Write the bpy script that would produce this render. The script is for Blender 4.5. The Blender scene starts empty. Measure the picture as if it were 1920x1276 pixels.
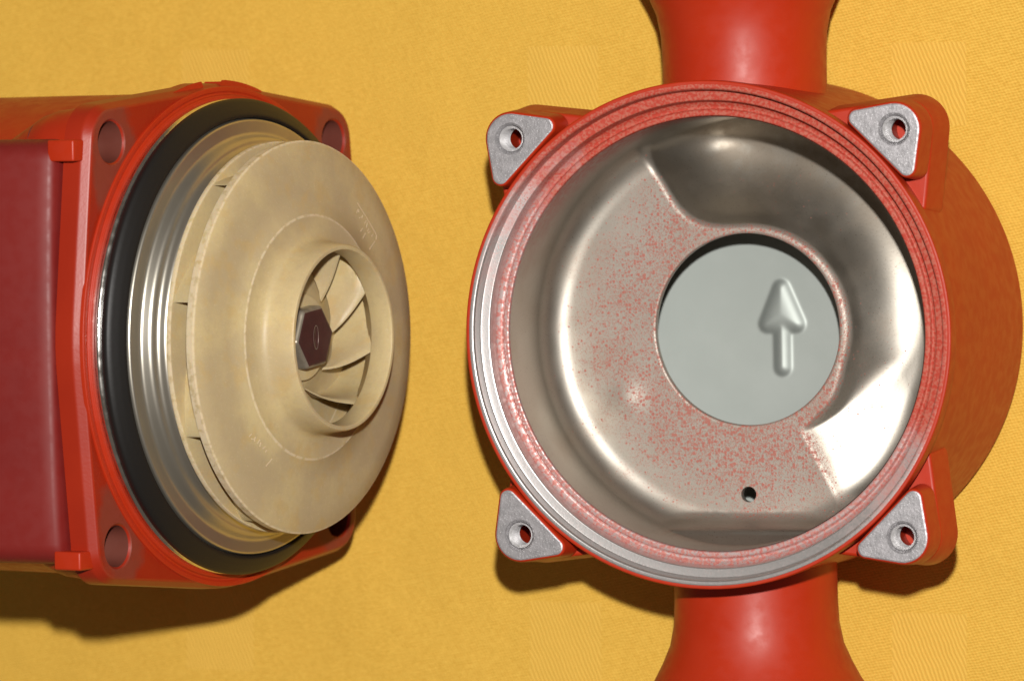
import bpy, bmesh, math, random
from math import sin, cos, pi, sqrt, radians, atan2, hypot
from mathutils import Matrix, Vector
from mathutils.geometry import delaunay_2d_cdt

scene = bpy.context.scene
random.seed(4)
MM = 0.001
HF = 64.0                       # height of the housing's lug faces above the cloth, mm

# ------------------------------------------------------------------ camera
cam_d = bpy.data.cameras.new("camera")
cam_d.sensor_width = 36.0
cam_d.lens = 168.75
cam_d.clip_start = 0.05
cam_d.clip_end = 20.0
cam = bpy.data.objects.new("camera", cam_d)
scene.collection.objects.link(cam)
CAM_R = Matrix(((0.93898603, 0.00911224, 0.34383457),
                (-0.02359214, 0.99900099, 0.03795302),
                (-0.34314524, -0.04374915, 0.93826295)))
CAM_P = Vector((0.31432761, 0.03884974, 1.04095963))
cam.matrix_world = Matrix.Translation(CAM_P) @ CAM_R.to_4x4()
cam_d.dof.use_dof = True
cam_d.dof.focus_distance = 1.038
cam_d.dof.aperture_fstop = 19.0
scene.camera = cam

# ------------------------------------------------------------------ light: dim room + on-camera flash
world = bpy.data.worlds.new("World")
scene.world = world
world.use_nodes = True
bg = world.node_tree.nodes["Background"]
bg.inputs[0].default_value = (1.0, 0.84, 0.68, 1)
bg.inputs[1].default_value = 0.10

fl = bpy.data.lights.new("camera_flash", 'AREA')
fl.shape = 'RECTANGLE'
fl.size = 0.022
fl.size_y = 0.016
fl.energy = 13.0
fl.color = (1.0, 0.97, 0.93)
flash = bpy.data.objects.new("camera_flash", fl)
scene.collection.objects.link(flash)
fpos = CAM_P + CAM_R @ Vector((0.004, 0.108, -0.02))
aim = Vector((-0.03, 0.0, 0.03))
flash.location = fpos
flash.rotation_euler = (aim - fpos).to_track_quat('-Z', 'Y').to_euler()

scene.view_settings.view_transform = 'Standard'
scene.view_settings.look = 'None'
scene.view_settings.exposure = 0.0
scene.view_settings.gamma = 1.0
scene.cycles.max_bounces = 10
scene.cycles.diffuse_bounces = 5
scene.cycles.glossy_bounces = 6
scene.cycles.sample_clamp_indirect = 6.0
scene.cycles.use_denoising = True

# ------------------------------------------------------------------ material helpers
class NT:
    def __init__(self, name):
        self.m = bpy.data.materials.new(name)
        self.m.use_nodes = True
        self.t = self.m.node_tree
        self.b = self.t.nodes["Principled BSDF"]
        tc = self.t.nodes.new("ShaderNodeTexCoord")
        vm = self.t.nodes.new("ShaderNodeVectorMath"); vm.operation = 'SCALE'
        vm.inputs["Scale"].default_value = 1000.0
        self.t.links.new(tc.outputs["Object"], vm.inputs[0])
        self.mm = vm.outputs[0]                      # object coordinates in millimetres
    def link(self, a, b): self.t.links.new(a, b)
    def put(self, sock, v):
        if hasattr(v, "is_output") or isinstance(v, bpy.types.NodeSocket): self.t.links.new(v, sock)
        elif isinstance(v, tuple) and len(v) == 3 and sock.type == 'RGBA': sock.default_value = (*v, 1)
        else: sock.default_value = v
    def set(self, **k):
        for n, v in k.items(): self.put(self.b.inputs[n.replace("_", " ")], v)
        return self
    def noise(self, scale, detail=2, rough=.5, vec=None, dist=0.0):
        n = self.t.nodes.new("ShaderNodeTexNoise")
        self.put(n.inputs["Vector"], vec or self.mm)
        n.inputs["Scale"].default_value = scale
        n.inputs["Detail"].default_value = detail
        n.inputs["Roughness"].default_value = rough
        n.inputs["Distortion"].default_value = dist
        return n.outputs["Fac"]
    def voronoi(self, scale, vec=None, feature='F1'):
        n = self.t.nodes.new("ShaderNodeTexVoronoi"); n.feature = feature
        self.put(n.inputs["Vector"], vec or self.mm)
        n.inputs["Scale"].default_value = scale
        return n
    def map(self, v, a, b, c=0.0, d=1.0, smooth=True):
        n = self.t.nodes.new("ShaderNodeMapRange")
        n.interpolation_type = 'SMOOTHSTEP' if smooth else 'LINEAR'
        self.put(n.inputs[0], v)
        for i, q in enumerate((a, b, c, d)): n.inputs[i + 1].default_value = q
        return n.outputs[0]
    def math(self, op, a, b=0.0, c=0.0):
        n = self.t.nodes.new("ShaderNodeMath"); n.operation = op
        self.put(n.inputs[0], a); self.put(n.inputs[1], b)
        if op in ('MULTIPLY_ADD', 'SMOOTH_MIN', 'WRAP'): self.put(n.inputs[2], c)
        return n.outputs[0]
    def mix(self, f, a, b):
        n = self.t.nodes.new("ShaderNodeMix"); n.data_type = 'RGBA'
        self.put(n.inputs[0], f); self.put(n.inputs[6], a); self.put(n.inputs[7], b)
        return n.outputs[2]
    def mixf(self, f, a, b):
        n = self.t.nodes.new("ShaderNodeMix"); n.data_type = 'FLOAT'
        self.put(n.inputs[0], f); self.put(n.inputs[2], a); self.put(n.inputs[3], b)
        return n.outputs[0]
    def xyz(self, vec=None):
        n = self.t.nodes.new("ShaderNodeSeparateXYZ"); self.put(n.inputs[0], vec or self.mm)
        return n.outputs
    def stretch(self, sx, sy, sz, rz=0.0):
        n = self.t.nodes.new("ShaderNodeMapping")
        self.put(n.inputs[0], self.mm)
        n.inputs["Rotation"].default_value = (0, 0, rz)
        n.inputs["Scale"].default_value = (sx, sy, sz)
        return n.outputs[0]
    def bump(self, h, dist, strength=1.0, prev=None):
        n = self.t.nodes.new("ShaderNodeBump")
        n.inputs["Strength"].default_value = strength
        n.inputs["Distance"].default_value = dist * MM
        self.put(n.inputs["Height"], h)
        if prev is not None: self.link(prev, n.inputs["Normal"])
        self.link(n.outputs[0], self.b.inputs["Normal"])
        return n.outputs[0]

def mat_cloth():
    k = NT("yellow_damask")
    x, y, z = k.xyz(k.stretch(1, 1, 1, radians(1.15)))
    def box(v, p, off, w):          # 1 inside a repeating band
        f = k.math('WRAP', k.math('SUBTRACT', v, off), p, 0.0)
        return k.math('MULTIPLY', k.map(f, 0.0, 0.25), k.map(f, w, w - 0.25))
    warp = k.noise(0.9, 1)
    xw = k.math('MULTIPLY_ADD', warp, 0.5, x)
    yw = k.math('MULTIPLY_ADD', warp, 0.5, y)
    sq = k.math('MULTIPLY', box(xw, 86.8, -63.2, 17.6), box(yw, 128.0, 44.6, 18.9))
    # twill of the squares: steep cords
    u1 = k.math('MULTIPLY_ADD', y, 0.42, x)
    u1 = k.math('MULTIPLY_ADD', k.noise(0.25, 2), 0.9, u1)
    cord = k.math('SINE', k.math('MULTIPLY', u1, 2 * pi / 0.98))
    ply = k.math('SINE', k.math('MULTIPLY', k.math('MULTIPLY_ADD', x, 1.6, y), 2 * pi / 0.8))
    cord = k.math('MULTIPLY_ADD', ply, 0.25, cord)
    # ground: flat rows of little knots
    v1 = k.math('MULTIPLY_ADD', x, -0.22, y)
    v1 = k.math('MULTIPLY_ADD', k.noise(0.25, 2), 0.9, v1)
    row = k.math('SINE', k.math('MULTIPLY', v1, 2 * pi / 0.66))
    w1 = k.math('MULTIPLY_ADD', y, 0.55, x)
    knot = k.math('SINE', k.math('MULTIPLY', w1, 2 * pi / 0.86))
    fleck = k.noise(1.0, 2, .5, vec=k.stretch(1.0, 2.1, 1, radians(-12)))
    grd = k.math('MULTIPLY_ADD', knot, 0.38, k.math('MULTIPLY', row, .75))
    grd = k.math('MULTIPLY_ADD', k.math('SUBTRACT', fleck, .5), 3.2, grd)
    h = k.mixf(sq, grd, cord)
    fine = k.noise(2.2, 3, .6)
    h2 = k.math('MULTIPLY_ADD', fine, 1.4, h)
    blot = k.noise(0.045, 3, .55)
    c = k.mix(k.map(h, -1.7, 1.7), (0.60, 0.335, 0.040), (0.80, 0.50, 0.085))
    c = k.mix(k.math('MULTIPLY', k.map(blot, .35, .7), 0.16), c, (0.62, 0.37, 0.055))
    c = k.mix(k.math('MULTIPLY', sq, 0.10), c, (0.86, 0.56, 0.14))
    k.set(Base_Color=c, Roughness=0.75, Specular_IOR_Level=0.2, Sheen_Weight=0.12, Sheen_Roughness=0.4)
    k.b.inputs["Sheen Tint"].default_value = (1, .8, .4, 1)
    n = k.bump(h2, 0.08, 0.5)
    k.bump(k.noise(0.05, 2), 2.2, 0.6, n)
    return k.m

def mat_paint(name, col, col2, rough=0.34, peel=0.03):
    k = NT(name)
    n = k.noise(0.06, 3)
    c = k.mix(k.map(n, .35, .7), col, col2)
    dust = k.map(k.noise(5.5, 2), .66, .74)
    c = k.mix(k.math('MULTIPLY', dust, .25), c, tuple(min(1, q * 1.5 + .02) for q in col))
    k.set(Base_Color=c, Roughness=k.map(k.noise(.35, 3), .3, .7, rough - .04, rough + .07), Specular_IOR_Level=0.42)
    p = k.bump(k.noise(1.5, 3, .55), peel * .5, 0.7)
    k.bump(k.noise(4.5, 3, .6), peel * .6, .6, p)
    return k.m

def speckle(k, density, big=0.5):
    """thin overspray: many small drops, denser where `density` is high"""
    warp = k.noise(1.1, 2)
    v = k.voronoi(1.4)
    col = k.xyz(v.outputs["Color"])[0]
    size = k.math('MULTIPLY', k.math('SUBTRACT', density, k.math('MULTIPLY', col, 0.9)), 0.75)
    size = k.math('MULTIPLY_ADD', warp, 0.25, k.math('SUBTRACT', size, 0.10))
    d1 = k.map(k.math('SUBTRACT', size, v.outputs["Distance"]), 0.0, 0.14)
    v2 = k.voronoi(2.8)
    col2 = k.xyz(v2.outputs["Color"])[1]
    s2 = k.math('MULTIPLY', k.math('SUBTRACT', density, k.math('MULTIPLY', col2, 0.75)), 0.9)
    d2 = k.map(k.math('SUBTRACT', s2, v2.outputs["Distance"]), 0.0, 0.2)
    squig = k.noise(2.3, 3, .6, dist=1.4)
    d3 = k.math('MULTIPLY', k.map(squig, .55, .60), k.map(density, .3, .75))
    return k.math('MAXIMUM', k.math('MAXIMUM', d1, k.math('MULTIPLY', d2, .65)), k.math('MULTIPLY', d3, .8))

def mat_bowl():
    k = NT("stainless_overspray")
    x, y, z = k.xyz()
    r = k.math('SQRT', k.math('ADD', k.math('MULTIPLY', x, x), k.math('MULTIPLY', y, y)))
    big = k.noise(0.05, 3, .6)
    # drops lie thickest on the flat around the eye, thin out to the wall and into the channel
    dens = k.math('MULTIPLY', k.map(r, 50, 26, 0.22, 0.84), k.map(z, -32.6, -31.1, 0.34, 1.0))
    dens = k.math('ADD', dens, k.map(big, .3, .7, -.14, .12))
    dens = k.math('ADD', dens, k.map(y, 12, -36, 0.0, .12))
    dens = k.math('ADD', dens, k.map(x, -40, -12, -.05, 0.0))
    dens = k.math('MULTIPLY', dens, k.map(z, -30.0, -25, 1.0, .1))
    sp = speckle(k, dens)
    haze = k.math('MULTIPLY', k.map(dens, .15, .7), .38)
    stain = k.map(k.noise(.10, 3, .5), .4, .75)
    wallred = k.math('MULTIPLY', k.math('MULTIPLY', k.map(z, -24, -9), k.map(y, 8, 40)), k.map(k.noise(.8, 3), .3, .6, .3, .75))
    base = k.mix(stain, (0.43, 0.40, 0.35), (0.39, 0.35, 0.295))
    base = k.mix(haze, base, (0.345, 0.305, 0.26))
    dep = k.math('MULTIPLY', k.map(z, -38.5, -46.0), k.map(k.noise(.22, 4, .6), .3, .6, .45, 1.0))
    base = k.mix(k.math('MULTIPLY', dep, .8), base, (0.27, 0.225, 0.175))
    c = k.mix(k.math('MULTIPLY', sp, .8), base, k.mix(k.noise(.9, 2), (0.36, 0.05, 0.028), (0.40, 0.11, 0.075)))
    c = k.mix(k.math('MULTIPLY', k.map(k.noise(2.9, 3, .6), .635, .68), .6), c, (0.16, 0.12, 0.09))
    c = k.mix(wallred, c, (0.42, 0.035, 0.018))
    paint = k.math('MAXIMUM', k.math('MAXIMUM', sp, wallred), haze)
    k.set(Base_Color=c, Metallic=k.math('SUBTRACT', 0.97, k.math('MULTIPLY', paint, .85)),
          Roughness=k.math('ADD', k.math('ADD', k.map(k.noise(.12, 2), .3, .7, .40, .425), k.map(dens, .1, .6, 0, .08)), k.math('MULTIPLY_ADD', dep, .14, k.math('MULTIPLY', paint, .1))))
    k.bump(k.math('ADD', k.math('MULTIPLY', k.noise(1.6, 3), .5), k.math('MULTIPLY', sp, .8)), 0.03, .6)
    return k.m

def mat_rim():
    k = NT("machined_rim_overspray")
    x, y, z = k.xyz()
    g = k.math('MULTIPLY_ADD', y, 0.017, k.math('MULTIPLY', x, 0.011))
    n = k.math('ADD', k.noise(.09, 2), k.math('MULTIPLY', k.noise(1.1, 4, .65), .55))
    m = k.map(k.math('ADD', g, n), .34, 1.12)
    fleck = k.map(k.noise(2.4, 3, .6), .52, .60)
    m2 = k.math('MAXIMUM', k.math('MULTIPLY', m, .97), k.math('MULTIPLY', fleck, k.map(k.math('ADD', g, .6), .1, .8, .10, .8)))
    lip = k.map(z, -6.4, -6.9)
    m2 = k.math('MAXIMUM', m2, k.math('MULTIPLY', lip, k.map(k.noise(1.3, 3), .35, .6, .3, .8)))
    c = k.mix(m2, (0.66, 0.64, 0.63), k.mix(k.map(k.noise(1.8, 3), .4, .62), (0.42, 0.034, 0.014), (0.45, 0.11, 0.07)))
    k.set(Base_Color=c, Metallic=k.math('SUBTRACT', .9, k.math('MULTIPLY', m2, .88)),
          Roughness=k.math('ADD', .33, k.math('MULTIPLY', m2, .2)), Specular_IOR_Level=.2)
    k.bump(k.noise(2.6, 3), .03, .6)
    return k.m

def mat_metal(name, c1, c2, rough, scale=.4, bump=.02, metallic=1.0, grain=2.0, speck=0.0, rv=1.0):
    k = NT(name)
    c = k.mix(k.map(k.noise(scale, 4, .6), .35, .68), c1, c2)
    if speck:
        s = k.map(k.noise(3.2, 3, .65), .60, .66)
        c = k.mix(k.math('MULTIPLY', s, speck), c, (0.92, 0.92, 0.92))
        d = k.map(k.noise(2.1, 4, .7), .40, .33)
        c = k.mix(k.math('MULTIPLY', d, speck), c, (0.18, 0.165, 0.17))
    k.set(Base_Color=c, Metallic=metallic, Roughness=k.map(k.noise(scale * 2, 3), .3, .7, rough - .06 * rv, rough + .08 * rv))
    k.bump(k.noise(grain, 4, .6), bump, .8)
    return k.m

def mat_impeller():
    k = NT("aged_impeller_plastic")
    n1 = k.noise(.055, 4, .55); n2 = k.noise(.8, 4, .6); n3 = k.noise(.16, 3, .6)
    c = k.mix(k.map(n1, .38, .62), (0.565, 0.445, 0.23), (0.475, 0.37, 0.21))
    c = k.mix(k.math('MULTIPLY', k.map(n3, .52, .68), .4), c, (0.54, 0.36, 0.13))
    c = k.mix(k.math('MULTIPLY', k.map(n2, .45, .7), .3), c, (0.44, 0.33, 0.19))
    c = k.mix(k.math('MULTIPLY', k.map(k.noise(2.5, 2), .62, .7), .25), c, (0.70, 0.58, 0.40))
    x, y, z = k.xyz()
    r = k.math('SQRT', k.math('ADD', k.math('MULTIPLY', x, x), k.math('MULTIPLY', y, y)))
    worn_glint = k.math('MAXIMUM', k.map(r, 42.35, 42.7), k.math('MULTIPLY', k.map(r, 26.2, 26.5), k.map(r, 27.0, 26.75)))  # edge and crease paled: flash highlight put into the colour, along with wear
    c = k.mix(k.math('MULTIPLY', k.math('MULTIPLY', worn_glint, k.map(k.noise(.7, 3), .3, .55)), .6), c, (0.72, 0.60, 0.42))
    k.set(Base_Color=c, Roughness=0.46, Specular_IOR_Level=0.42, Subsurface_Weight=0.25, Subsurface_Scale=0.002)
    k.b.inputs["Subsurface Radius"].default_value = (1.0, .6, .25)
    k.bump(k.noise(1.3, 4, .65), .05, .6)
    return k.m

M = {}
M["cloth"] = mat_cloth()
M["red"] = mat_paint("red_enamel", (0.43, 0.026, 0.004), (0.41, 0.023, 0.0035), .45, .014)
M["darkred"] = mat_paint("dark_red_plastic", (0.19, 0.013, 0.010), (0.17, 0.011, 0.009), .5, .008)
def mat_flange():
    k = NT("red_enamel_patchy")
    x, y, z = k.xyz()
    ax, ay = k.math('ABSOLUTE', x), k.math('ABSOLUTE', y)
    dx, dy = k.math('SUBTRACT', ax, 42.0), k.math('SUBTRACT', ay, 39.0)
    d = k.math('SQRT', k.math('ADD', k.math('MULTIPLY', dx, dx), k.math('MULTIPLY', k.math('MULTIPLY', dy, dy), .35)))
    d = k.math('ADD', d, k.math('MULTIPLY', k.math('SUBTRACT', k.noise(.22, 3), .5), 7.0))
    w = k.math('MULTIPLY', k.map(d, 9.5, 6.0), k.map(z, -.3, -.05))  # browner patches round the bolt holes, on the front face only
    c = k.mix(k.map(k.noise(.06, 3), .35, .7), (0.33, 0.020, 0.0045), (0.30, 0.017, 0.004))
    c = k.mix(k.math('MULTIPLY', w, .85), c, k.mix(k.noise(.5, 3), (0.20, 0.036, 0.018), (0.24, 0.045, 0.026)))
    k.set(Base_Color=c, Roughness=k.mixf(w, .40, .5), Specular_IOR_Level=.42)
    k.bump(k.noise(1.5, 3, .55), .03, .7)
    return k.m
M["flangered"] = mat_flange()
M["hole"] = mat_paint("worn_bore", (0.17, 0.05, 0.035), (0.13, 0.032, 0.022), .4)
M["bowl"] = mat_bowl()
M["rim"] = mat_rim()
M["alu"] = mat_metal("cast_aluminium", (0.41, 0.395, 0.41), (0.31, 0.30, 0.31), .48, .5, .09, .6, 1.5, .7)
M["thread"] = mat_metal("bright_cut_metal", (0.85, 0.84, 0.85), (0.74, 0.73, 0.74), .42, .6, .02, .8)
M["base"] = mat_metal("stainless_sheet", (0.40, 0.43, 0.405), (0.36, 0.39, 0.365), .56, .03, .004, .6, rv=.15)
M["plate"] = mat_metal("stainless_plate", (0.50, 0.47, 0.40), (0.45, 0.42, 0.36), .36, .05, .006, .9, rv=.3)
M["edge"] = mat_metal("polished_steel", (0.80, 0.78, 0.74), (0.72, 0.70, 0.66), .20, .2, .01)
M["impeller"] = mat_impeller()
M["nut"] = mat_metal("brown_nut", (0.085, 0.034, 0.03), (0.07, 0.028, 0.025), .34, .3, .01, .25)
M["nutside"] = mat_metal("nut_flank_steel", (0.42, 0.37, 0.29), (0.3, 0.26, 0.2), .36, .3, .01, .65)
kr = NT("black_rubber"); kr.set(Base_Color=(0.008, 0.007, 0.0065), Roughness=.5, Specular_IOR_Level=.4); kr.bump(kr.noise(.8, 2), .02); M["rubber"] = kr.m
ki = NT("raised_marking"); ki.set(Base_Color=(0.66, 0.52, 0.33), Roughness=.4); M["mark"] = ki.m

# ------------------------------------------------------------------ mesh helpers (millimetres in, metres out)
def obj(name, verts, faces, mats, parent=None, smooth=40, fmat=None, flip=False):
    me = bpy.data.meshes.new(name)
    if flip: faces = [tuple(reversed(f)) for f in faces]
    me.from_pydata([(v[0] * MM, v[1] * MM, v[2] * MM) for v in verts], [], faces)
    for m in (mats if isinstance(mats, (list, tuple)) else [mats]): me.materials.append(M[m])
    if fmat: me.polygons.foreach_set("material_index", fmat)
    me.update()
    if smooth:
        me.polygons.foreach_set("use_smooth", [True] * len(me.polygons))
        me.set_sharp_from_angle(angle=radians(smooth))
    o = bpy.data.objects.new(name, me)
    scene.collection.objects.link(o)
    if parent is not None: o.parent = parent
    return o

def lathe(prof, n=160, closed=False):
    """revolve (r, z) points about z; normals point right of the travel direction"""
    V, F = [], []
    for r, z in prof:
        for i in range(n):
            a = 2 * pi * i / n
            V.append((r * cos(a), r * sin(a), z))
    m = len(prof)
    for j in range(m if closed else m - 1):
        k = (j + 1) % m
        for i in range(n):
            i2 = (i + 1) % n
            F.append((j * n + i, j * n + i2, k * n + i2, k * n + i))
    return V, F

def round_prof(pts, r=.4, seg=4):
    """round the inner corners of an open profile"""
    out = [pts[0]]
    for i in range(1, len(pts) - 1):
        a, b, c = (Vector(q) for q in (pts[i - 1], pts[i], pts[i + 1]))
        d1, d2 = (a - b), (c - b)
        rr = min(r, d1.length * .45, d2.length * .45)
        p, q = b + d1.normalized() * rr, b + d2.normalized() * rr
        for s in range(seg + 1):
            t = s / seg
            w = p * (1 - t) ** 2 + b * 2 * t * (1 - t) + q * t * t
            out.append((w.x, w.y))
    out.append(pts[-1])
    return out

def circle(cx, cy, r, n, a0=0.0):
    return [(cx + r * cos(a0 + 2 * pi * i / n), cy + r * sin(a0 + 2 * pi * i / n)) for i in range(n)]

def hull(circles, n=48):
    """convex hull of sampled circles"""
    P = []
    for cx, cy, r in circles: P += circle(cx, cy, r, n)
    P = sorted(set((round(a, 5), round(b, 5)) for a, b in P))
    def half(pts):
        h = []
        for p in pts:
            while len(h) > 1 and (h[-1][0] - h[-2][0]) * (p[1] - h[-2][1]) - (h[-1][1] - h[-2][1]) * (p[0] - h[-2][0]) <= 1e-9: h.pop()
            h.append(p)
        return h
    return half(P)[:-1] + half(P[::-1])[:-1]

def resample(loop, step):
    out = []
    n = len(loop)
    for i in range(n):
        a, b = loop[i], loop[(i + 1) % n]
        k = max(1, int(hypot(b[0] - a[0], b[1] - a[1]) / step))
        out += [(a[0] + (b[0] - a[0]) * t / k, a[1] + (b[1] - a[1]) * t / k) for t in range(k)]
    return out

def inset(loop, d):
    """offset a ccw loop inwards by d"""
    n = len(loop); out = []
    for i in range(n):
        p, q, s = loop[i - 1], loop[i], loop[(i + 1) % n]
        t = Vector((s[0] - p[0], s[1] - p[1])).normalized()
        out.append((q[0] - t.y * d, q[1] + t.x * d))
    return out

def plate(outer, holes, z0, z1, bev=.6, seg=3, draft=0.0, bottom=True, hole_bev=0.0, side_mat=0, top_mat=0, hole_mat=None, cham=None):
    """solid plate with rounded upper edge and round through holes; returns verts, faces, material ids"""
    rings = [(inset(outer, -draft) if draft else outer, z0)]
    for s in range(seg + 1):
        a = s / seg * pi / 2
        rings.append((inset(outer, bev * (1 - cos(a))) if s else outer, z1 - bev + bev * sin(a)))
    if cham:
        rings = rings[:1] + [(inset(outer, d), z1 + z) for d, z in cham]
    V, F, Mi = [], [], []
    n = len(outer)
    base = []
    for loop, z in rings:
        base.append(len(V)); V += [(x, y, z) for x, y in loop]
    for j in range(len(rings) - 1):
        for i in range(n):
            i2 = (i + 1) % n
            F.append((base[j] + i, base[j] + i2, base[j + 1] + i2, base[j + 1] + i))
            Mi.append(top_mat if j >= len(rings) - 2 else side_mat)
    hl = [circle(cx, cy, r + hole_bev, 40) for cx, cy, r in holes]
    def cap(loop, z, up, mat, hls):
        pts = [Vector(p) for p in loop]; ed = [(i, (i + 1) % n) for i in range(n)]
        for h in hls:
            b = len(pts); pts += [Vector(p) for p in h]
            ed += [(b + i, b + (i + 1) % len(h)) for i in range(len(h))]
        vs, es, fs, _, _, _ = delaunay_2d_cdt(pts, ed, [], 1, 1e-6)
        b = len(V); V.extend((v.x, v.y, z) for v in vs)
        for f in fs:
            cx = sum(vs[i].x for i in f) / len(f); cy = sum(vs[i].y for i in f) / len(f)
            if any(hypot(cx - h[0], cy - h[1]) < (h[2] + hole_bev) * .995 for h in holes): continue
            F.append(tuple(b + i for i in f) if up else tuple(b + i for i in reversed(f))); Mi.append(mat)
    cap(rings[-1][0], z1, True, top_mat, hl)
    if bottom: cap(rings[0][0], z0, False, side_mat, [circle(cx, cy, r + hole_bev, 40) for cx, cy, r in holes])
    for (cx, cy, r), h in zip(holes, hl):
        ringz = [(r + hole_bev, z1)] + ([(r, z1 - hole_bev)] if hole_bev else []) + ([(r, z0 + hole_bev)] if hole_bev else []) + [(r + hole_bev, z0)]
        bs = []
        for rr, z in ringz:
            bs.append(len(V)); V += [(x, y, z) for x, y in circle(cx, cy, rr, 40)]
        for j in range(len(bs) - 1):
            for i in range(40):
                i2 = (i + 1) % 40
                F.append((bs[j] + i, bs[j] + i2, bs[j + 1] + i2, bs[j + 1] + i)); Mi.append(side_mat if hole_mat is None else hole_mat)
    return V, F, Mi

def thing(name, label, cat, mat=None):
    e = bpy.data.objects.new(name, None)
    e.empty_display_size = 0.02
    scene.collection.objects.link(e)
    if mat is not None: e.matrix_world = mat
    e["label"] = label; e["category"] = cat
    return e

def sm(a, b, x):
    t = min(1, max(0, (x - a) / (b - a))); return t * t * (3 - 2 * t)
def smin(a, b, k):
    h = max(k - abs(a - b), 0) / k
    return min(a, b) - h * h * k / 4

# ------------------------------------------------------------------ tablecloth
def build_cloth():
    V, F = [], []
    x0, x1, y0, y1, nx, ny = -420, 300, -300, 300, 180, 150
    for j in range(ny + 1):
        for i in range(nx + 1):
            x = x0 + (x1 - x0) * i / nx; y = y0 + (y1 - y0) * j / ny
            w = .45 * sin(x * .031 + 1.3 * sin(y * .019)) + .35 * sin(y * .043 + x * .012 + 2) + .3 * sin((x + y) * .07)
            V.append((x, y, -0.7 + w * .6))
    for j in range(ny):
        for i in range(nx):
            a = j * (nx + 1) + i
            F.append((a, a + 1, a + nx + 2, a + nx + 1))
    o = obj("tablecloth", V, F, "cloth")
    o["kind"] = "structure"
    o["label"] = "yellow damask tablecloth with small woven squares under both pump halves"
    return o
build_cloth()

# ------------------------------------------------------------------ pump housing (open volute, lying on its back)
housing = thing("pump_housing", "red cast pump housing lying open with steel bowl, arrow and four bolt lugs", "pump housing")
def hpart(*a, **k):
    o = obj(*a, **k); o.location = (0, 0, HF * MM) if o.parent == housing else (0, 0, 0); return o

# cast drum with its rolled outer edge
prof = [(30, -63.6)] + round_prof([(30, -63.9), (51.5, -63.9), (54.9, -61.0), (54.6, -40), (54.0, -14), (53.6, -6.0), (53.4, -5.2), (54.5, -4.4), (54.4, -0.1), (53.5, -0.1), (53.1, -0.5)], .9, 5) + [(53.0, -2)]
V, F = lathe([(0.01, -63.6)] + prof)
body = hpart("body", V, F, "red", housing)

# machined sealing steps
prof = round_prof([(53.7, -0.16), (53.5, -0.07), (52.75, -0.1), (52.45, -0.5), (52.3, -3.6), (50.2, -3.7), (49.9, -6.9), (48.9, -7.6), (48.4, -7.6), (48.1, -6.9), (47.0, -6.9), (46.8, -7.6), (46.8, -9.5)], .28, 3)
V, F = lathe(prof)
hpart("sealing_rim", V, F, "rim", housing)

# pressed stainless bowl with volute channel, eye hole and drain hole
DH = (-0.4, -36.3, 1.75)
def chan_depth(t):
    """channel depth by angle (deg)"""
    key = [(-64, 8.4), (-25, 8.6), (110, 17), (125, 17)]
    for (a, b), (c, d) in zip(key, key[1:]):
        if t <= c: return b + (d - b) * sm(a, c, t)
    return key[-1][1]
def bowl_z(x, y):
    r = hypot(x, y); t = math.degrees(atan2(y, x))
    z = -31.0
    if -80 < t < 150:
        d1 = r * sin(radians(max(-90, min(90, 121 - t))))
        d2 = r * sin(radians(max(-90, min(90, t + 62))))
        d = smin(r - 22.2 - 2.0 * sm(-15, -45, t), d1, 11.0)
        if d > 0 and d2 > 0:
            ramp = .50 * d2 - .0085 * d2 * d2 if d2 < 24 else 7.1   # the channel starts as a shallow ramp
            ramp += 14 * sm(-40, 45, t)
            wd = 6 + 10 * sm(-50, 5, t)
            q = min(1.0, d / wd)
            D = smin(ramp, chan_depth(t) * (1 - (1 - q) ** 2) * sm(-.6, 3.0, d), 2.5)
            z -= max(0.0, D)
    rf = 6.2 + 3.5 * sm(-60, -20, t) * sm(75, 30, t)
    w = max(0.0, 46.6 - r)
    if w < rf:
        q = rf - w
        z += rf - sqrt(max(0, rf * rf - q * q))
    # straight fold along the inlet side
    if y < -36:
        zf = -31.0 + 8.4 * sm(-40.4, -44.0, y) + 1.0 * max(0, -44.2 - y)
        z = -smin(-z, -zf, 1.2) if zf > -31 else z
    z = min(z, -15)
    z += 0.85 * math.exp(-((x + 28.6) ** 2 + (y + 15.3) ** 2) / 14.0)
    z += 0.03 * sin(x * .31 + 1) * sin(y * .27)
    return z
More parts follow.
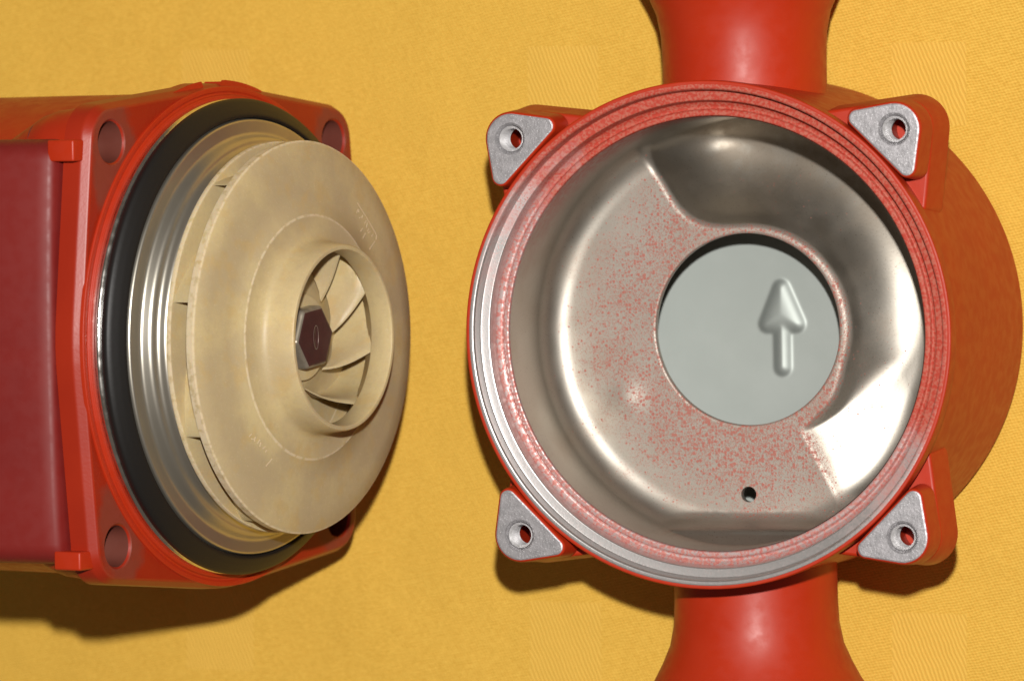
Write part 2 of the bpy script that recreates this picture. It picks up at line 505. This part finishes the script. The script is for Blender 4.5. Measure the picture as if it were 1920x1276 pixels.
def build_bowl():
    n = 360
    rs = [21.1, 21.14, 21.3, 21.7] + [22.2 + .5 * i for i in range(48)]
    rs = [q for q in rs if q < 46.2] + [46.2, 46.45, 46.58, 46.6]
    V, F = [], []
    for r in rs:
        for i in range(n):
            a = 2 * pi * i / n; x, y = r * cos(a), r * sin(a)
            z = bowl_z(x, y)
            if r < 21.3: z -= (21.3 - r) * 1.2
            V.append([x, y, z])
    m = len(rs)
    for zz, rr in ((-13, 46.65), (-9.4, 46.7), (-7.3, 46.75)):
        for i in range(n):
            a = 2 * pi * i / n
            V.append([rr * cos(a), rr * sin(a), zz])
    top = len(rs) + 3
    lip = len(V)
    for i in range(n):
        a = 2 * pi * i / n
        V.append([21.1 * cos(a), 21.1 * sin(a), bowl_z(21.1 * cos(a), 21.1 * sin(a)) - 1.6])
    def near(v): return hypot(v[0] - DH[0], v[1] - DH[1])
    dead = set(i for i, v in enumerate(V[:m * n]) if near(v) < DH[2])
    for j in range(top - 1):
        for i in range(n):
            q = (j * n + i, (j + 1) * n + i, (j + 1) * n + (i + 1) % n, j * n + (i + 1) % n)
            if not any(k in dead for k in q): F.append(q)
    for i in range(n): F.append((lip + i, i, (i + 1) % n, lip + (i + 1) % n))
    # pull the ragged edge of the drain hole onto its circle and give it a short wall
    cnt = {}
    for f in F:
        for k in range(4):
            e = tuple(sorted((f[k], f[(k + 1) % 4]))); cnt[e] = cnt.get(e, 0) + 1
    rim = [e for e, c in cnt.items() if c == 1 and all(near(V[k]) < DH[2] + 2 and V[k][2] > -32.4 for k in e)]
    ids = set(k for e in rim for k in e)
    low = {}
    for k in ids:
        v = V[k]; d = near(v)
        v[0] = DH[0] + (v[0] - DH[0]) / d * DH[2]; v[1] = DH[1] + (v[1] - DH[1]) / d * DH[2]
        low[k] = len(V); V.append([v[0], v[1], v[2] - 2.2])
    for a, b in rim: F.append((a, b, low[b], low[a]))
    return hpart("volute_bowl", V, F, "bowl", housing, smooth=60)
build_bowl()

# bottom sheet seen through the eye, with the pressed flow arrow
def seg_d(p, a, b):
    ax, ay = b[0] - a[0], b[1] - a[1]
    t = max(0, min(1, ((p[0] - a[0]) * ax + (p[1] - a[1]) * ay) / (ax * ax + ay * ay)))
    return hypot(p[0] - a[0] - ax * t, p[1] - a[1] - ay * t)
HEAD = [(0.9, 8.2), (-2.5, 0.3), (4.3, 0.3)]
def sd_arrow(x, y):
    p = (x, y)
    d = min(seg_d(p, HEAD[i], HEAD[(i + 1) % 3]) for i in range(3))
    ins = True
    for i in range(3):
        a, b = HEAD[i], HEAD[(i + 1) % 3]
        if (b[0] - a[0]) * (y - a[1]) - (b[1] - a[1]) * (x - a[0]) < 0: ins = False
    dh = (-d if ins else d) - 1.75
    ds = seg_d(p, (0.9, -0.5), (0.9, -9.4)) - 1.75
    return smin(dh, ds, .9)
def build_base():
    V, F = [], []
    n, s = 184, 0.25
    ext = 23.0
    for j in range(n + 1):
        for i in range(n + 1):
            x = -ext + .9 + i * s; y = -ext - .6 + j * s
            d = sd_arrow(x, y)
            h = 1.45 * (1 - math.exp(min(0.0, d - .3) / 1.5))
            ed = min(i, j, n - i, n - j) / 10
            V.append([x, y, h * sm(0, 1, ed)])
    N = n + 1
    for _ in range(4):                                    # soften the pressing
        hh = [v[2] for v in V]
        for j in range(1, n):
            for i in range(1, n):
                k = j * N + i
                V[k][2] = (hh[k] * 2 + hh[k - 1] + hh[k + 1] + hh[k - N] + hh[k + N]) / 6
    for v in V: v[2] += -55.0 + 0.0013 * (v[0] ** 2 + v[1] ** 2)
    for j in range(n):
        for i in range(n):
            a = j * (n + 1) + i; F.append((a, a + 1, a + n + 2, a + n + 1))
    # surround of the pressed square
    b = len(V); x0, x1, y0, y1 = -ext + .9, ext + .9, -ext - .6, ext - .6
    sq = [(i * 1) for i in range(n)] + [j * (n + 1) + n for j in range(n)] + [n * (n + 1) + n - i for i in range(n)] + [(n - j) * (n + 1) for j in range(n)]
    for k in sq:
        vx, vy, _ = V[k]; a = atan2(vy, vx); V.append((51.5 * cos(a), 51.5 * sin(a), -52.5)) 
    for i in range(len(sq)):
        F.append((sq[i], b + i, b + (i + 1) % len(sq), sq[(i + 1) % len(sq)]))
    return hpart("base_sheet_with_arrow", V, F, "base", housing, smooth=60)
bs = build_base()
bs["label"] = "grey steel bottom sheet with a raised arrow pointing up"

# inner wall of the inlet chamber
V, F = lathe([(51.6, -55.2), (51.6, -40), (51.6, -20)], 96)
hpart("inlet_chamber_wall", V, F, "base", housing, flip=True)

# pipe stubs
def stub(name, sgn, label):
    prof = [(18.0, 38), (18.0, 52), (18.05, 60), (18.3, 65), (19.2, 69.5), (20.9, 73.5), (23.0, 77.5), (25.5, 81), (27.6, 83.6), (28.6, 85.5), (28.8, 87), (28.8, 94), (28, 95), (14, 95), (13.4, 94), (13.4, 40)]
    V, F = lathe(prof, 120)
    V = [(x, sgn * (sqrt(50.5 ** 2 - x * x) if z <= 40 else max(z, sqrt(50.8 ** 2 - x * x))), -33.5 + (y if sgn < 0 else -y)) for x, y, z in V]
    o = hpart(name, V, F, "red", housing)
    o["label"] = label
    return o
stub("outlet_pipe", 1, "red flared pipe stub at the top of the housing")
stub("inlet_pipe", -1, "red flared pipe stub at the bottom of the housing")

# bolt lugs with webs and threaded holes
def build_lugs():
    for sx, sy in ((-1, 1), (1, 1), (1, -1), (-1, -1)):
        ang = atan2(sy, sx)
        R2 = lambda u, v: (u * cos(ang) - v * sin(ang), u * sin(ang) + v * cos(ang))  # u outwards, v sideways
        c = (43 * sx, 43 * sy)
        k = sqrt(.5)
        # tips sit inwards of the hole, either side
        tu, tv = -(8.2 - 2.6) * k, (8.2 + 2.4) * k
        tips = [R2(tu, tv), R2(tu, -tv)]
        out = resample(hull([(c[0], c[1], 5.9)] + [(c[0] + t[0], c[1] + t[1], 2.2) for t in tips]), .6)
        V, F, Mi = plate(out, [(c[0], c[1], 2.75)], -7.5, 0, .8, 4, draft=.5, hole_bev=.75, side_mat=0, top_mat=1, bottom=False, hole_mat=1)
        hpart("lug", V, F, ["red", "alu"], housing, fmat=Mi, smooth=45)
        # threaded bore
        pr = [(2.78, -0.6)]
        z = -.8
        while z > -6.4:
            pr += [(2.74, z), (2.28, z - .38)]; z -= .85
        pr += [(2.6, -6.6), (3.3, -7.6), (3.6, -15.4), (0.01, -15.4)]
        V, F = lathe(pr, 40)
        mi = [0] * (len(pr) - 4) * 40 + [1] * 3 * 40
        hole = hpart("threaded_hole", [(x + c[0], y + c[1], z_) for x, y, z_ in V], F, ["thread", "red"], housing, smooth=25, fmat=mi)
        # web plate behind the lug, running out on both sides along the drum
        d = hypot(*c)
        w = [R2(51.6 - d, 14.0), R2(51.6 - d, -14.0)]
        back = resample(hull([(c[0] + .35 * sx, c[1] + .35 * sy, 6.0)] + [(c[0] + t[0], c[1] + t[1], 1.0) for t in w]), .8)
        V, F, Mi = plate(back, [(c[0], c[1], 3.7)], -17.5, -8.0, .7, 3, draft=1.1)
        hpart("lug_web", V, F, "red", housing, smooth=45)
build_lugs()

# ------------------------------------------------------------------ pump motor (lying on its side, impeller towards the housing)
MR = Matrix(((0.19173713, 0.01096891, 0.98138502),
             (-0.00357361, 0.99993872, -0.01047809),
             (-0.98143981, -0.00149805, 0.19176458)))
MP = Vector((-0.10801378, 0.00105522, 0.06936902 + (HF - 64) * MM))
motor = thing("pump_motor", "red pump motor lying on its side with beige impeller and black rubber seal", "pump motor",
              Matrix.Translation(MP) @ MR.to_4x4())

# flange
corn = [(-43, 43), (43, 43), (43, -43), (-43, -43)]
out = resample(hull([(0, 0, 55.6)] + [(x, y, 8.2) for x, y in corn], 96), .9)
V, F, Mi = plate(out, [(x, y, 4.5) for x, y in corn], -6.2, 0, 1.5, 5, draft=.2, hole_bev=.5, cham=[(0, -2.4), (.05, -2.1), (.15, -1.85), (.27, -1.65), (.98, -.45), (1.1, -.25), (1.3, -.07), (1.7, 0)])
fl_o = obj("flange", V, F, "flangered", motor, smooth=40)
# raised sealing shoulder of the flange
V, F = lathe(round_prof([(55.0, -0.5), (55.0, 0.5), (53.9, 0.55), (53.7, .25), (53.2, .3), (53.0, .9), (51.9, .9), (51.6, -1)], .2, 3))
obj("shoulder", V, F, "red", fl_o, flip=True)
# bosses behind the bolt holes, drafted back into the body
for x, y in corn:
    s = 8.0
    a = hull([(x, y, 7.6), (x * .86, y * .86, 7.6)])
    b = hull([(x * .80, y * .86, 2.5), (x * .74, y * .78, 4.0)])
    a = resample(a, .9)
    n = len(a)
    cx, cy = x * .80, y * .85
    V = []
    for z, f in ((-6.0, 1.0), (-13, .95), (-17, .88), (-28, .55), (-33, .4)):
        V += [(cx + (px - cx) * f, cy + (py - cy) * f, z) for px, py in a]
    F = [(j * n + (i + 1) % n, j * n + i, (j + 1) * n + i, (j + 1) * n + (i + 1) % n) for j in range(4) for i in range(n)]
    F = [tuple(reversed(f)) for f in F]
    V.append((x, y, -9.6))
    o = obj("bolt_boss", V, F, "red", fl_o, smooth=50, flip=True)
    V, F = lathe([(4.95, -0.12), (4.48, -0.6), (4.46, -12), (4.46, -19), (0.01, -19)], 40)
    obj("bolt_hole", [(vx + x, vy + y, vz) for vx, vy, vz in V], F, "hole", fl_o)
# small raised pads on the flange's long edge
for a0, a1, hgt in ((97, 112, .6), (73, 90, .5)):
    arc = [(55.2 * cos(radians(t)), 55.2 * sin(radians(t))) for t in [a0 + (a1 - a0) * i / 12 for i in range(13)]]
    arc2 = [((55.6 + hgt) * cos(radians(t)), (55.6 + hgt) * sin(radians(t))) for t in [a1 - .6 - (a1 - a0 - 1.2) * i / 12 for i in range(13)]]
    V, F, Mi = plate(arc + arc2, [], -6.0, -1.4, .35, 2)
    obj("edge_pad", V, F, "red", fl_o)

# stator body
L = 92
V, F = lathe(round_prof([(0.01, -L), (46, -L), (53.4, -L + 8), (53.6, -40), (53.6, -8), (53.0, -4), (40, -4)], 4, 6), 128)
obj("motor_body", V, F, "red", motor)
# cast foot below the body
V, F, Mi = plate(resample(hull([(52, 18, 3), (52, -18, 3), (66.2, 11, 1.5), (66.2, -11, 1.5)]), 1), [], -26, -9, 1.2, 3)
obj("foot", V, F, "red", motor)

# terminal box on the upper side
def rbox(x0, x1, y0, y1, z0, z1, r=3.0):
    bm = bmesh.new()
    bmesh.ops.create_cube(bm, size=1.0)
    for v in bm.verts:
        v.co = Vector(((x0 + x1) / 2 + v.co.x * (x1 - x0), (y0 + y1) / 2 + v.co.y * (y1 - y0), (z0 + z1) / 2 + v.co.z * (z1 - z0)))
    bmesh.ops.bevel(bm, geom=bm.edges[:], offset=r, segments=5, profile=.5, affect='EDGES')
    V = [tuple(v.co) for v in bm.verts]; F = [tuple(v.index for v in f.verts) for f in bm.faces]
    bm.free(); return V, F
def lid_box():
    """box whose lid rolls down towards the flange"""
    prof = [(-7.3, -40.0), (-6.9, -50), (-6.9, -54.6), (-7.3, -55.5), (-8.2, -56.2), (-10.5, -56.9), (-14, -57.7), (-17, -58.3), (-20, -58.8), (-24, -59.4), (-28, -59.9), (-35, -60.5), (-45, -61), (-60, -61), (-78, -61), (-81, -60), (-82, -58), (-82, -36)]
    y0, y1, r = -46.5, 43.8, 4.5
    V, F = [], []
    cols = [(y0, 1.0)] + [(y0 + r * (1 - cos(a)), 1 - sin(a)) for a in [i * pi / 12 for i in range(1, 7)]]
    cols = [(y0, 1.0)] + cols[1:] + [(y0 + (y1 - y0) * i / 12, 0.0) for i in range(2, 11)] + [(y1 + y0 - y, k) for y, k in reversed(cols)]
    for z, u in prof:
        for y, k in cols:
            V.append((u + k * r * (1 if u < -52 else .0) + (1.6 * (y / 46) ** 2 if u < -52 else 0), y, z - k * 1.6))
    n = len(cols)
    for j in range(len(prof) - 1):
        for i in range(n - 1):
            F.append((j * n + i, (j + 1) * n + i, (j + 1) * n + i + 1, j * n + i + 1))
    for side in (0, n - 1):                              # cheeks
        b = len(V)
        V.extend([(-36.0, V[side][1], prof[j][0] - 1.6) for j in range(len(prof))])
        for j in range(len(prof) - 1):
            f = (j * n + side, b + j, b + j + 1, (j + 1) * n + side)
            F.append(f if side == 0 else tuple(reversed(f)))
    return V, F
V, F = lid_box()
tb = obj("terminal_box", V, F, "darkred", motor, smooth=50)
tb["label"] = "dark red terminal box on the motor"
# square lugs that carry the box, beside the flange
for y0, y1 in ((39.0, 43.6), (-47.4, -43.4)):
    V, F = rbox(-54.6, -46, y0, y1, -8.5, -1.6, .5)
    obj("box_bracket", V, F, "red", motor, smooth=30)

# bearing plate and seal
V, F = lathe(round_prof([(46, 0.2), (52.3, .2), (52.3, 2.3), (51.6, 2.9), (47.2, 2.9)], .35, 4), flip if False else 160)
bp = obj("steel_rim", V, F, "edge", motor)
V, F = lathe(round_prof([(47.5, 2.6), (51.7, 2.6), (52.3, 3.4), (52.3, 4.5), (51.7, 5.2), (50.2, 6.2), (48.9, 6.9), (48.3, 7.0), (47.95, 6.4), (47.6, 3.0)], .4, 4))
orr = obj("rubber_seal", V, F, "rubber", motor)
orr["label"] = "black rubber sealing ring round the motor flange"
prof = round_prof([(47.4, 2.5), (47.9, 6.2), (47.6, 7.3), (44.4, 7.5), (43.6, 9.8), (42.0, 10.4), (41.6, 12.0), (41.0, 12.6), (36, 12.4), (30, 10.5), (10, 10.5)], .8, 5)
V, F = lathe(prof)
obj("bearing_plate", V, F, "plate", motor)

# impeller: front shroud with eye neck is the part, the rest are its sub-parts
prof_f = [(41.2, 18.1), (42.6, 18.15), (42.9, 18.4), (42.9, 20.0), (42.6, 20.25), (38, 20.8), (32, 21.5), (27.0, 22.1), (26.8, 22.3), (26.55, 22.4), (26.2, 22.38),
          (23.6, 22.62), (22.2, 22.95), (21.4, 23.5), (20.95, 24.5), (20.7, 26.5), (20.3, 29.9), (20.05, 30.3), (19.6, 30.4), (19.2, 30.3), (19.0, 29.9),
          (18.9, 25.2), (19.15, 24.8), (19.9, 24.4), (21.4, 22.2), (24.5, 20.8), (32, 19.4), (41.2, 18.1)]
V, F = lathe(prof_f, 160)
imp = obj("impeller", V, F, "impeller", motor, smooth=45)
imp["label"] = "beige plastic impeller with ring eye and curved vanes"
prof_b = [(42.0, 12.9), (42.7, 13.1), (42.9, 13.6), (42.7, 14.2), (41.5, 14.4), (30, 14.2), (20, 14.8), (14, 16.2), (11, 17.8), (8.5, 18.6), (3, 18.6)]
V, F = lathe(prof_b[0:1] + prof_b[1:], 160)
V2, F2 = lathe([(8, 12.6), (42.0, 12.9)], 160)
b0 = len(V); V += V2; F += [tuple(b0 + i for i in f) for f in F2]
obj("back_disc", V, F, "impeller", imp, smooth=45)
def z_back(r):
    for (a, b), (c, d) in zip(prof_b[4:], prof_b[5:]):
        if c <= r <= a: return b + (d - b) * (a - r) / (a - c)
    return 18.6 if r < 20 else 14.3
def z_front(r):
    pts = [(18.9, 24.8), (19.9, 24.2), (21.4, 22.1), (24.5, 20.7), (32, 19.4), (41.2, 18.1), (43, 18.0)]
    if r <= 18.9: return 24.8
    for (a, b), (c, d) in zip(pts, pts[1:]):
        if a <= r <= c: return b + (d - b) * (r - a) / (c - a)
    return 18.4
def vane_mesh():
    """one vane: leading edge leans from hub (low) to eye wall (high), then sweeps back to the rim"""
    ns, nh, th = 26, 6, .55
    V, F = [], []
    for side in (1, -1):
        for i in range(ns + 1):
            s = i / ns
            for j in range(nh + 1):
                h = j / nh
                r0 = 11.6 + (19.3 - 11.6) * h                    # leading edge radius by height
                p0 = -28 * (1 - h) ** 1.1
                r = r0 + (42.3 - r0) * s
                ph = p0 + (98 - p0) * (s ** .9)
                zb = z_back(r) - .2
                zt = z_front(r) + .3 if r > 18.9 else 24.8
                zl = 18.4 + (24.8 - 18.4) * h                   # height on the leading edge
                zz = zb + (zt - zb) * h
                w = sm(0, .25, s)
                z = zl * (1 - w) + zz * w
                if r > 19.3: z = min(z, z_front(r) + .35)
                a = radians(ph)
                tx, ty = -sin(a), cos(a)
                t = th * (.6 + .4 * sm(0, .1, s))
                V.append((r * cos(a) + side * tx * t, r * sin(a) + side * ty * t, z))
    q = (ns + 1) * (nh + 1)
    for i in range(ns):
        for j in range(nh):
            a = i * (nh + 1) + j
            F.append((a, a + nh + 1, a + nh + 2, a + 1))
            F.append((q + a, q + a + 1, q + a + nh + 2, q + a + nh + 1))
        for j in (0, nh):
            a = i * (nh + 1) + j
            f = (a, q + a, q + a + nh + 1, a + nh + 1)
            F.append(f if j == 0 else tuple(reversed(f)))
    for i in (0, ns):
        for j in range(nh):
            a = i * (nh + 1) + j
            f = (a, a + 1, q + a + 1, q + a)
            F.append(f if i == 0 else tuple(reversed(f)))
    return V, F
V, F = vane_mesh()
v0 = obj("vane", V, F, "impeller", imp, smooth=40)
for k in range(9):
    v = v0 if k == 0 else v0.copy()
    if k: scene.collection.objects.link(v); v.parent = imp
    v.rotation_euler = (0, 0, radians(69 - 40 * k))

# hub nut with oval slot
def hexloop(R, n=6, off=7.0, rnd=1.1):
    return resample(hull([((R - rnd) * cos(radians(off + 60 * i)), (R - rnd) * sin(radians(off + 60 * i)), rnd) for i in range(6)], 24), .5)
loop = hexloop(7.4)
V, F, Mi = plate(loop, [], 16.5, 22.8, 1.1, 4, side_mat=0, top_mat=1)
nut = obj("hub_nut", V, F, ["nutside", "nut"], imp, smooth=40, fmat=Mi)
nut["label"] = "dark brown six sided hub nut with an oval slot"
slot = [(.95 * cos(2 * pi * i / 28), (2.0 if sin(2 * pi * i / 28) > 0 else -2.0) * 0 + 2.55 * sin(2 * pi * i / 28)) for i in range(28)]
V = [(x * 1.12, y * 1.06, 22.82) for x, y in slot] + [(x * 1.1, y * 1.05, 22.90) for x, y in slot] + [(x * .95, y * .97, 22.90) for x, y in slot] + [(x * .9, y * .94, 22.84) for x, y in slot]
F = [(j * 28 + i, j * 28 + (i + 1) % 28, (j + 1) * 28 + (i + 1) % 28, (j + 1) * 28 + i) for j in range(3) for i in range(28)]
V.append((0, 0, 22.83)); F += [(84 + i, 84 + (i + 1) % 28, 112) for i in range(28)]
obj("slot", V, F, ["nutside", "nut"], imp, smooth=50, fmat=[1] * 28 + [0] * 28 + [1] * 56)
# hub washer
V, F = lathe(round_prof([(3, 19.6), (9.4, 19.6), (9.6, 19.2), (9.8, 17.5)], .3, 3), 64, )
obj("hub_washer", V, F, "impeller", imp, flip=True)

# worn raised characters moulded into the front disc (two short marks, too worn to read)
def strokes(name, segs, w=.26):
    V, F = [], []
    for (x0, y0), (x1, y1) in segs:
        d = Vector((x1 - x0, y1 - y0)); n = Vector((-d.y, d.x)).normalized() * w / 2
        for t, e in ((0, 0), (1, 0)):
            px, py = (x0, y0) if t == 0 else (x1, y1)
            for sgn in (-1, 1):
                X, Y = px + sgn * n.x, py + sgn * n.y
                r = hypot(X, Y)
                z = 21.5 + (32 - r) * (.7 / 6 if r > 32 else .6 / 5)
                V += [(X, Y, z + .07), (X, Y, z - .3)]
        b = len(V) - 8
        F += [(b, b + 2, b + 6, b + 4), (b, b + 4, b + 5, b + 1), (b + 2, b + 3, b + 7, b + 6), (b, b + 1, b + 3, b + 2), (b + 4, b + 6, b + 7, b + 5)]
    return obj(name, V, F, "mark", imp, smooth=0)
def place(segs, o, ang):
    c, s = cos(radians(ang)), sin(radians(ang))
    return [tuple((o[0] + x * c - y * s, o[1] + x * s + y * c) for x, y in g) for g in segs]
G = [((0, .3), (.2, 1.5)), ((.3, 1.6), (.7, 1.0)), ((1.5, .1), (2.2, .9)), ((2.3, 1.6), (2.5, .9)),
     ((4.0, .7), (4.3, 1.8)), ((4.9, 1.7), (5.2, .5)), ((6.0, .2), (6.1, 1.0)), ((6.5, .1), (6.9, .9)), ((8.0, .4), (8.3, 1.2)),
     ((3.6, -2.0), (3.9, -.9)), ((5.2, -2.6), (5.5, -.9)),
     ((-.9, 2.4), (3.5, 2.4)), ((3.9, 2.45), (9.4, 2.3)), ((9.6, 2.2), (10.1, 1.3)), ((9.9, .6), (8.9, -2.6))]
strokes("moulded_mark", place(G, (19.0, 26.6), -43))
G2 = [((0, .2), (.4, 1.1)), ((.9, .2), (1.7, .5)), ((1.9, 1.2), (2.2, .3)), ((3.4, .4), (3.6, 1.5)), ((4.3, 1.2), (4.5, .3)),
      ((5.6, .4), (6.1, 1.2)), ((6.9, .3), (7.1, .9)), ((9.9, .3), (9.0, -2.0))]
strokes("moulded_mark", place(G2, (-24.6, -20.4), -33))
